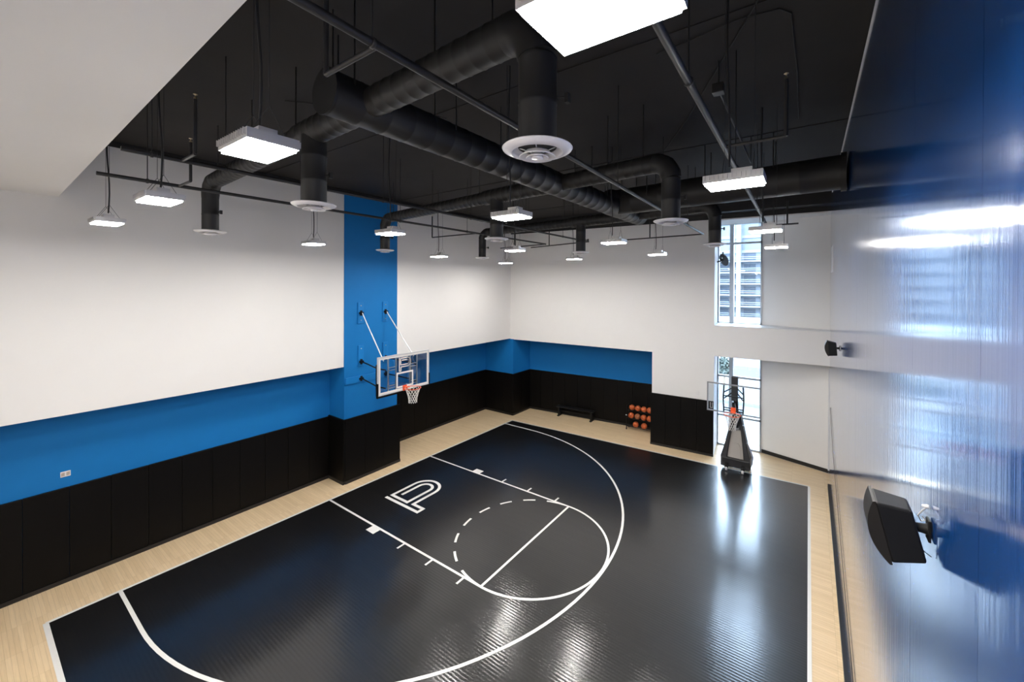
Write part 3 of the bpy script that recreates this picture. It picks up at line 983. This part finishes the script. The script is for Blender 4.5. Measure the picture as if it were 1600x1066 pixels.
pp(MB().box(PX - 0.06, PX + 0.08, PY - 0.03, PY - 0.012, rz - 0.07, rz + 0.11).box(PX - 0.04, PX + 0.08, PY - 0.16, PY - 0.03, rz - 0.04, rz - 0.01), 'rim_bracket', 'orange')
wpart(net_mesh((rc[0], rc[1], rz - 0.03), r1=0.10, h=0.45, rad=0.005), 'net', 'net', rim2, 'white cord net')
# lift arm and counterweight column behind the board
pp(MB().prism([(PX - 0.09, PY + 0.26), (PX + 0.09, PY + 0.26), (PX + 0.09, PY + 0.44), (PX - 0.09, PY + 0.44)], 2.45, 3.22), 'lift_head', 'paddark', None, 0.02)
mb = MB()
def beam(mb, a, b_, w, d):
    a, b_ = Vector(a), Vector(b_)
    u = (b_ - a).normalized()
    sx = Vector((1, 0, 0))
    sy = u.cross(sx).normalized()
    c = []
    for p_ in (a, b_):
        for (i_, j_) in ((-1, -1), (1, -1), (1, 1), (-1, 1)):
            c.append(p_ + sx * i_ * w / 2 + sy * j_ * d / 2)
    mb.add(c, [(0, 3, 2, 1), (4, 5, 6, 7), (0, 1, 5, 4), (1, 2, 6, 5), (2, 3, 7, 6), (3, 0, 4, 7)])
    return mb
pp(beam(MB(), (PX, PY + 0.35, 3.12), (PX - 0.03, 7.0, 1.60), 0.13, 0.13), 'lift_arm', 'steelblack', None, 0.01)
pp(beam(MB(), (PX, PY + 0.10, bz0 + 0.3), (PX - 0.02, 7.05, 1.40), 0.09, 0.09), 'lift_arm', 'steelblack', None, 0.01)
# A-shaped padded stand: two side rails, grey panel between them, base box
def slab(pts_front, pts_back):
    m = MB()
    n = len(pts_front)
    m.add(list(pts_front) + list(pts_back), [tuple(range(n)), tuple(range(2 * n - 1, n - 1, -1))] + [(i, n + i, n + (i + 1) % n, (i + 1) % n) for i in range(n)])
    return m
bx, fy = 9.185, 6.66
def lean(z):            # the stand leans back as it rises
    return fy + 0.12 + z * 0.20
def railpts(s, y_off):
    outer = [(0.43, 0.10), (0.44, 0.42), (0.36, 0.70), (0.26, 1.15), (0.15, 1.62), (0.10, 1.86)]
    inner = [(0.02, 1.86), (0.02, 1.36), (0.13, 1.30), (0.19, 0.9), (0.235, 0.5), (0.25, 0.10)]
    return [(bx + s * a, lean(z) + y_off, z) for a, z in (outer + inner)]
for s in (-1, 1):
    f_ = railpts(s, 0.0)
    b_ = railpts(s, 0.34)
    if s > 0:
        f_, b_ = f_[::-1], b_[::-1]
    pp(slab(f_[::-1], b_[::-1]), 'side_pad', 'paddark', 'black padded side rail', 0.02)
panel = [(bx + a, lean(z) + 0.06, z) for a, z in ((-0.25, 0.12), (0.25, 0.12), (0.235, 0.5), (0.19, 0.9), (0.13, 1.30), (-0.13, 1.30), (-0.19, 0.9), (-0.235, 0.5))]
pb = [(p_[0], p_[1] + 0.08, p_[2]) for p_ in panel]
pp(slab(panel, pb), 'front_panel', 'padgrey', 'grey front panel', 0.01)
inset = [(bx + a, lean(z) + 0.045, z) for a, z in ((-0.17, 0.22), (0.17, 0.22), (0.15, 0.72), (0.09, 0.86), (-0.09, 0.86), (-0.15, 0.72))]
pp(slab(inset, [(p_[0], p_[1] + 0.03, p_[2]) for p_ in inset]), 'panel_inset', 'padgrey', None, 0.008)
pp(MB().box(bx - 0.07, bx + 0.09, lean(1.36) - 0.02, lean(1.36) + 0.10, 1.32, 1.42), 'latch', 'steel', 'bright metal latch', 0.012)
pp(MB().tube([(bx - 0.24, lean(1.46) + 0.02, 1.46), (bx + 0.24, lean(1.46) + 0.02, 1.46)], 0.013, 8), 'crossbar', 'steel')
pp(MB().box(bx - 0.40, bx + 0.44, fy + 0.16, fy + 0.75, 0.10, 0.40), 'base_box', 'paddark', None, 0.03)
pp(MB().tube([(bx + 0.47, fy + 0.2, 0.30), (bx + 0.50, fy + 0.25, 0.55), (bx + 0.42, fy + 0.3, 0.75), (bx + 0.33, fy + 0.3, 0.95)], 0.03, 8), 'tow_handle', 'steel')
for x_ in (-0.24, 0.24):
    pp(MB().box(bx + x_ - 0.05, bx + x_ + 0.05, fy + 0.04, fy + 0.16, 0.10, 0.22), 'caster_fork', 'steelblack', None, 0.01)
    pp(MB().tube([(bx + x_ - 0.03, fy + 0.06, 0.066), (bx + x_ + 0.03, fy + 0.06, 0.066)], 0.06, 16), 'caster_wheel', 'plastic')
for x_ in (-0.36, 0.38):
    pp(MB().tube([(bx + x_ - 0.03, fy + 0.66, 0.07), (bx + x_ + 0.03, fy + 0.66, 0.07)], 0.07, 16), 'caster_wheel', 'rubber')

# ================================================================== BALL RACK AND BALLS
rk = thing('ball_rack', (5.35, 8.5, 0), 'black metal rack of basketballs against the far pads', 'ball rack')
tiers = [(0.93, 8.57), (0.59, 8.55), (0.25, 8.53)]
BR = 0.12
for s, x_ in ((-1, 4.83), (1, 5.90)):
    wpart(MB().tube([(x_, 8.43, 0.035), (x_, 8.43, 0.30), (x_, 8.48, 1.02)], 0.018, 8), 'post', 'steelblack', rk)
    wpart(MB().tube([(x_, 8.72, 0.035), (x_, 8.72, 1.02), (x_, 8.48, 1.02)], 0.018, 8), 'post', 'steelblack', rk)
    for yy in (8.43, 8.72):
        wpart(MB().tube([(x_ - 0.015, yy, 0.034), (x_ + 0.015, yy, 0.034)], 0.032, 12), 'caster', 'rubber', rk)
for (z_, yy) in tiers:
    for dy in (-0.075, 0.075):
        wpart(MB().tube([(4.83, yy + dy, z_ - BR + 0.008), (5.90, yy + dy, z_ - BR + 0.008)], 0.012, 8), 'shelf_rail', 'steelblack', rk)
    for x_ in (4.83, 5.90):
        wpart(MB().tube([(x_, yy - 0.13, z_ - BR + 0.008), (x_, yy + 0.15, z_ - BR + 0.008)], 0.010, 6), 'shelf_end', 'steelblack', rk)
wpart(MB().lathe([(0.0005, -0.02), (0.025, -0.015), (0.03, 0), (0.025, 0.015), (0.0005, 0.02)], c=(4.83, 8.40, 0.62), seg=12), 'end_knob', 'plastic', rk, 'white plastic knob')
def ball_mesh(m):
    mb = MB()
    n, k = 24, 14
    mb.lathe([(max(0.0004, BR * math.sin(PI * i / k)), -BR * math.cos(PI * i / k)) for i in range(k + 1)], seg=n)
    me = mb.mesh('ball')
    me.materials.append(m)
    return me
def seam_mesh():
    mb = MB()
    R_ = BR + 0.0003
    n = 36
    mb.tube([(R_ * math.cos(2 * PI * i / n), R_ * math.sin(2 * PI * i / n), 0) for i in range(n)], 0.0022, 5, closed=True)
    mb.tube([(0, R_ * math.cos(2 * PI * i / n), R_ * math.sin(2 * PI * i / n)) for i in range(n)], 0.0022, 5, closed=True)
    for s in (-1, 1):
        pts = []
        for i in range(n):
            a = 2 * PI * i / n
            v = Vector((s * (0.62 + 0.22 * math.cos(2 * a)), 0.62 * math.cos(a), 0.62 * math.sin(a))).normalized() * R_
            pts.append(v)
        mb.tube(pts, 0.0022, 5, closed=True)
    me = mb.mesh('seam')
    me.materials.append(M['seam'])
    return me
BM, BO, SM = ball_mesh(M['ball']), ball_mesh(M['ballold']), seam_mesh()
balls = [(5.02, 0, 'leftmost on the top tier'), (5.28, 0, 'second from left on the top tier'), (5.53, 0, 'third from left on the top tier'), (5.78, 0, 'rightmost on the top tier'),
         (4.99, 1, 'leftmost on the middle tier'), (5.27, 1, 'duller and second from left on the middle tier'), (5.53, 1, 'third from left on the middle tier'), (5.78, 1, 'rightmost on the middle tier'),
         (5.20, 2, 'left of the two on the bottom tier'), (5.56, 2, 'right of the two on the bottom tier')]
for k, (x_, t_, w_) in enumerate(balls):
    root = thing('basketball', (x_, tiers[t_][1], tiers[t_][0]), 'orange basketball on the rack, ' + w_, 'basketball', 'basketballs on the rack')
    root.rotation_euler = (random.uniform(0, 3), random.uniform(0, 3), random.uniform(0, 3))
    place('cover', BO if k == 5 else BM, root)
    place('seam', SM, root)

# ================================================================== BENCH
bn = thing('bench', (2.4, 8.45, 0), 'low black bench standing against the far black pads', 'bench')
A0, A1 = (1.45, 8.38), (3.30, 8.54)
def bpt(t_, off, z_):
    d = Vector((A1[0] - A0[0], A1[1] - A0[1])).normalized()
    n_ = Vector((-d.y, d.x))
    p_ = Vector(A0).lerp(Vector(A1), t_) + n_ * off
    return (p_.x, p_.y, z_)
def bbox_(t0, t1, o0, o1, z0, z1):
    return MB().prism([bpt(t0, o0, 0)[:2], bpt(t1, o0, 0)[:2], bpt(t1, o1, 0)[:2], bpt(t0, o1, 0)[:2]], z0, z1)
wpart(bbox_(0, 1, -0.15, -0.01, 0.40, 0.44), 'seat_slat', 'steelblack', bn, None, 0.006)
wpart(bbox_(0, 1, 0.01, 0.15, 0.40, 0.44), 'seat_slat', 'steelblack', bn, None, 0.006)
for t_ in (0.07, 0.93):
    wpart(bbox_(t_ - 0.02, t_ + 0.02, -0.13, 0.13, 0.04, 0.40), 'leg', 'steelblack', bn)
    wpart(bbox_(t_ - 0.025, t_ + 0.025, -0.19, 0.15, 0.0, 0.04), 'foot', 'steelblack', bn)
wpart(bbox_(0.07, 0.93, -0.015, 0.015, 0.18, 0.24), 'stretcher', 'steelblack', bn)

# ================================================================== SPEAKERS
def speaker(loc, tilt, label, scale=1.0, wire=True, yaw=0.0):
    """local frame: +X out of the wall, +Z up"""
    root = thing('loudspeaker', loc, label, 'loudspeaker', 'wall loudspeakers')
    root.rotation_euler = (0, 0, PI + yaw)
    root.scale = (scale,) * 3
    T = Matrix.Translation((0.06, 0, 0)) @ Matrix.Rotation(tilt, 4, 'Y')
    hw_, hh = 0.110, 0.165
    # shell: wide front, narrower back
    f = [(0.155, -hw_, -hh), (0.155, hw_, -hh), (0.155, hw_, hh), (0.155, -hw_, hh)]
    b_ = [(0.0, -hw_ * 0.8, -hh * 0.96), (0.0, hw_ * 0.8, -hh * 0.96), (0.0, hw_ * 0.8, hh * 0.72), (0.0, -hw_ * 0.8, hh * 0.72)]
    mb = MB().add([T @ Vector(p_) for p_ in f + b_], [(0, 1, 2, 3), (7, 6, 5, 4), (0, 4, 5, 1), (1, 5, 6, 2), (2, 6, 7, 3), (3, 7, 4, 0)])
    mb.build('shell', 'speaker', root, None, 0.012)
    n = 12
    vs_, fs = [], []
    for k in range(n + 1):
        t_ = -1 + 2 * k / n
        xx = 0.165 + 0.055 * (1 - t_ * t_)
        for s in (-1, 1):
            vs_.append(T @ Vector((xx, s * (hw_ + 0.004), t_ * (hh + 0.006))))
            vs_.append(T @ Vector((0.152, s * (hw_ + 0.004), t_ * (hh + 0.006))))
    for k in range(n):
        a = k * 4
        c = a + 4
        fs += [(a, a + 2, c + 2, c), (a + 1, a, c, c + 1), (a + 2, a + 3, c + 3, c + 2), (a + 3, a + 1, c + 1, c + 3)]
    fs += [(0, 1, 3, 2), (n * 4, n * 4 + 2, n * 4 + 3, n * 4 + 1)]
    MB().add(vs_, fs, False).build('grille', 'grille', root)
    MB().tube([(0.006, 0, 0), (0.03, 0, 0), (0.075, 0, 0.0)], [0.032, 0.026, 0.022], 12).build('bracket_arm', 'speaker', root)
    MB().box(0.001, 0.014, -0.035, 0.035, -0.06, 0.06).build('wall_plate', 'speaker', root, None, 0.004)
    if wire:
        MB().tube([(0.012, -0.02, 0.115), (0.03, -0.03, 0.085), (0.045, -0.04, 0.05), (0.03, -0.045, 0.02), (0.012, -0.03, 0.035), (0.03, -0.02, 0.06)], 0.004, 6).build('wire', 'plastic', root, 'white wire loop')
        MB().lathe([(0.0005, 0), (0.012, 0), (0.012, 0.012), (0.006, 0.03), (0.0005, 0.032)], c=(0.002, -0.02, 0.12), seg=10, mtx=Matrix.Rotation(PI / 2, 3, 'Y')).build('wire_clip', 'plastic', root)
        MB().tube([(0.07, -0.02, -0.02), (0.05, -0.03, -0.10), (0.02, -0.02, -0.14), (0.006, 0.06, -0.12)], 0.0025, 6).build('cord', 'wire', root)
    return root
speaker((RX - 0.004, -4.98, 4.83), math.radians(13), 'large black loudspeaker close to the camera on the glossy blue wall', 0.93, True)
speaker((RX - 0.004, 2.80, 4.79), math.radians(4), 'small-looking black loudspeaker farther along the glossy blue wall', 0.95, False)

# ================================================================== SMALL THINGS
# outlet on the blue wall
ot = thing('power_outlet', (-1.26, -6.57, 2.20), 'white outlet plate on the blue wall above the black pads', 'outlet')
wpart(MB().box(-1.26, -1.25, -6.64, -6.50, 2.145, 2.255), 'cover_plate', 'plastic', ot, None, 0.004)
for y_ in (-6.605, -6.535):
    wpart(MB().box(-1.25, -1.247, y_ - 0.024, y_ + 0.024, 2.165, 2.235), 'socket', 'slot', ot)
sw = thing('wall_switch', (7.84, far_y(7.84), 2.19), 'small white switch plate on the white far wall', 'switch')
fy_ = far_y(7.84)
wpart(MB().box(7.78, 7.90, fy_ - 0.015, fy_ + 0.01, 2.12, 2.26), 'cover_plate', 'plastic', sw, None, 0.004)
wpart(MB().box(7.82, 7.86, fy_ - 0.024, fy_ - 0.014, 2.16, 2.22), 'rocker', 'plastic', sw)
# white plate on the glossy wall
wp = MB().box(RX - 0.012, RX + 0.0, 6.3, 7.6, 6.50, 7.28).build('wall_sign', 'plastic', None, None, 0.003)
tag(wp, 'blank white plate high on the glossy blue wall near the far corner', 'sign')
# fixture at the upper window
fx = thing('window_fixture', (8.46, 8.60, 7.02), 'dark grey oval bracket fixture in front of the upper window', 'fixture')
T = Matrix.Translation((8.52, 8.67, 7.07)) @ Matrix.Rotation(math.radians(-28), 4, 'Y') @ Matrix.Rotation(math.radians(62), 4, 'Z')
vs_ = []
n = 20
for d_ in (-0.02, 0.02):
    for k in range(n):
        a = 2 * PI * k / n
        vs_.append(T @ Vector((d_, 0.155 * math.cos(a), 0.24 * math.sin(a))))
wpart(MB().add(vs_, [tuple(range(n - 1, -1, -1)), tuple(range(n, 2 * n))] + [(k, (k + 1) % n, n + (k + 1) % n, n + k) for k in range(n)]), 'oval_plate', 'fixture', fx)
wpart(MB().tube([(8.50, 8.65, 7.07), (8.40, 8.63, 7.02), (8.29, 8.63, 6.99)], 0.03, 8), 'bracket_arm', 'fixture', fx)
wpart(MB().tube([(8.50, 8.65, 7.12), (8.485, 8.63, 7.36)], 0.028, 8), 'bracket_arm', 'fixture', fx)
for zz, xx in ((7.13, 8.475), (7.00, 8.435)):
    wpart(MB().lathe([(0.0005, -0.022), (0.018, -0.015), (0.022, 0), (0.018, 0.015), (0.0005, 0.022)], c=(xx, 8.58, zz), seg=10), 'bolt', 'plastic', fx)
# speaker cable that droops down the glossy wall
o = MB().tube([(RX - 0.012, 7.2, 2.45), (RX - 0.014, 5.4, 1.80), (RX - 0.014, 3.6, 1.45), (RX - 0.014, 1.2, 1.05), (RX - 0.014, -0.8, 0.75), (RX - 0.014, -2.4, 0.6)], 0.005, 6).build('speaker_cable', 'wire')
tag(o, 'thin dark cable drooping along the foot of the glossy blue wall', 'cable')

# ================================================================== OUTSIDE
GZ = -6.0
gr = struct(MB().box(-120, 120, 9.6, 220, GZ - 0.3, GZ).build('ground', 'street'))
MB().box(-120, 120, 52, 60, GZ, GZ + 0.02).build('road', 'road', gr)
MB().box(-120, 120, 38, 38.6, GZ, GZ + 0.25).build('kerb', 'concrete', gr)
tw = thing('apartment_tower', (-6, 122, GZ), 'pale tower with rows of balconies seen through the upper window', 'building')
wpart(MB().box(-34, 16, 122, 138, GZ, 29), 'wall', 'facade', tw)
for k in range(6):
    z_ = GZ + 3.2 + k * 3.2
    sl = wpart(MB().box(-34, 16, 119.6, 122, z_ - 0.35, z_), 'balcony_slab', 'concrete', tw)
    mb = MB()
    for zz in (0.55, 1.05):
        mb.box(-34, 16, 119.6, 119.7, z_ + zz - 0.06, z_ + zz + 0.06)
    wpart(mb, 'balcony_rail', 'railing', sl)
    for xc in (-30, -22.5, -15.5, -9.2, -3.0, 4.0, 11.0):
        wpart(MB().box(xc - 1.5, xc + 1.5, 121.93, 122.0, z_ + 0.1, z_ + 2.3), 'window', 'glass' if False else 'road', tw)
for xc in (-26, -18.5, -12.4, -5.6, 1.5, 8.0):
    wpart(MB().box(xc - 0.55, xc + 0.55, 119.5, 122, GZ, 29), 'pier', 'concrete', tw)
for z_ in (16.0, 20.2, 24.4, 28.6):
    wpart(MB().box(-34, 16, 121.7, 122, z_ - 0.5, z_ + 0.3), 'floor_band', 'concrete', tw)
lb = thing('low_building', (-4, 84, GZ), 'low pale building seen through the lower window', 'building')
wpart(MB().box(-30, 18, 84, 96, GZ, -1.6), 'wall', 'concrete', lb)
wpart(MB().box(-30.4, 18.4, 83.6, 96, -1.6, -1.1), 'roof', 'concrete', lb)
for k in range(14):
    x_ = -28 + k * 3.3
    wpart(MB().box(x_, x_ + 2.0, 83.9, 84.0, GZ + 0.8, -2.6), 'window', 'road', lb)
def tree(x_, y_, h_, label):
    root = thing('street_tree', (x_, y_, GZ), label, 'tree', 'street trees outside')
    wpart(MB().tube([(x_, y_, GZ), (x_ + 0.1, y_, GZ + h_ * 0.45)], [0.16, 0.09], 8), 'trunk', 'bark', root)
    mb = MB()
    rnd = random.Random(int(x_ * 10))
    for _ in range(420):
        a, b_, r_ = rnd.uniform(0, 2 * PI), rnd.uniform(-1, 1), rnd.random() ** 0.4
        c_ = math.sqrt(1 - b_ * b_)
        p_ = Vector((x_ + r_ * h_ * 0.3 * c_ * math.cos(a), y_ + r_ * h_ * 0.3 * c_ * math.sin(a), GZ + h_ * 0.68 + r_ * h_ * 0.32 * b_))
        d1 = Vector((rnd.uniform(-1, 1), rnd.uniform(-1, 1), rnd.uniform(-1, 1))).normalized() * 0.22
        d2 = Vector((rnd.uniform(-1, 1), rnd.uniform(-1, 1), rnd.uniform(-1, 1))).normalized() * 0.22
        mb.face([p_ - d1, p_ + d2, p_ + d1, p_ - d2])
    wpart(mb, 'foliage', 'leaf', root)
tree(2.6, 46, 3.4, 'small green tree at the kerb outside the lower window')
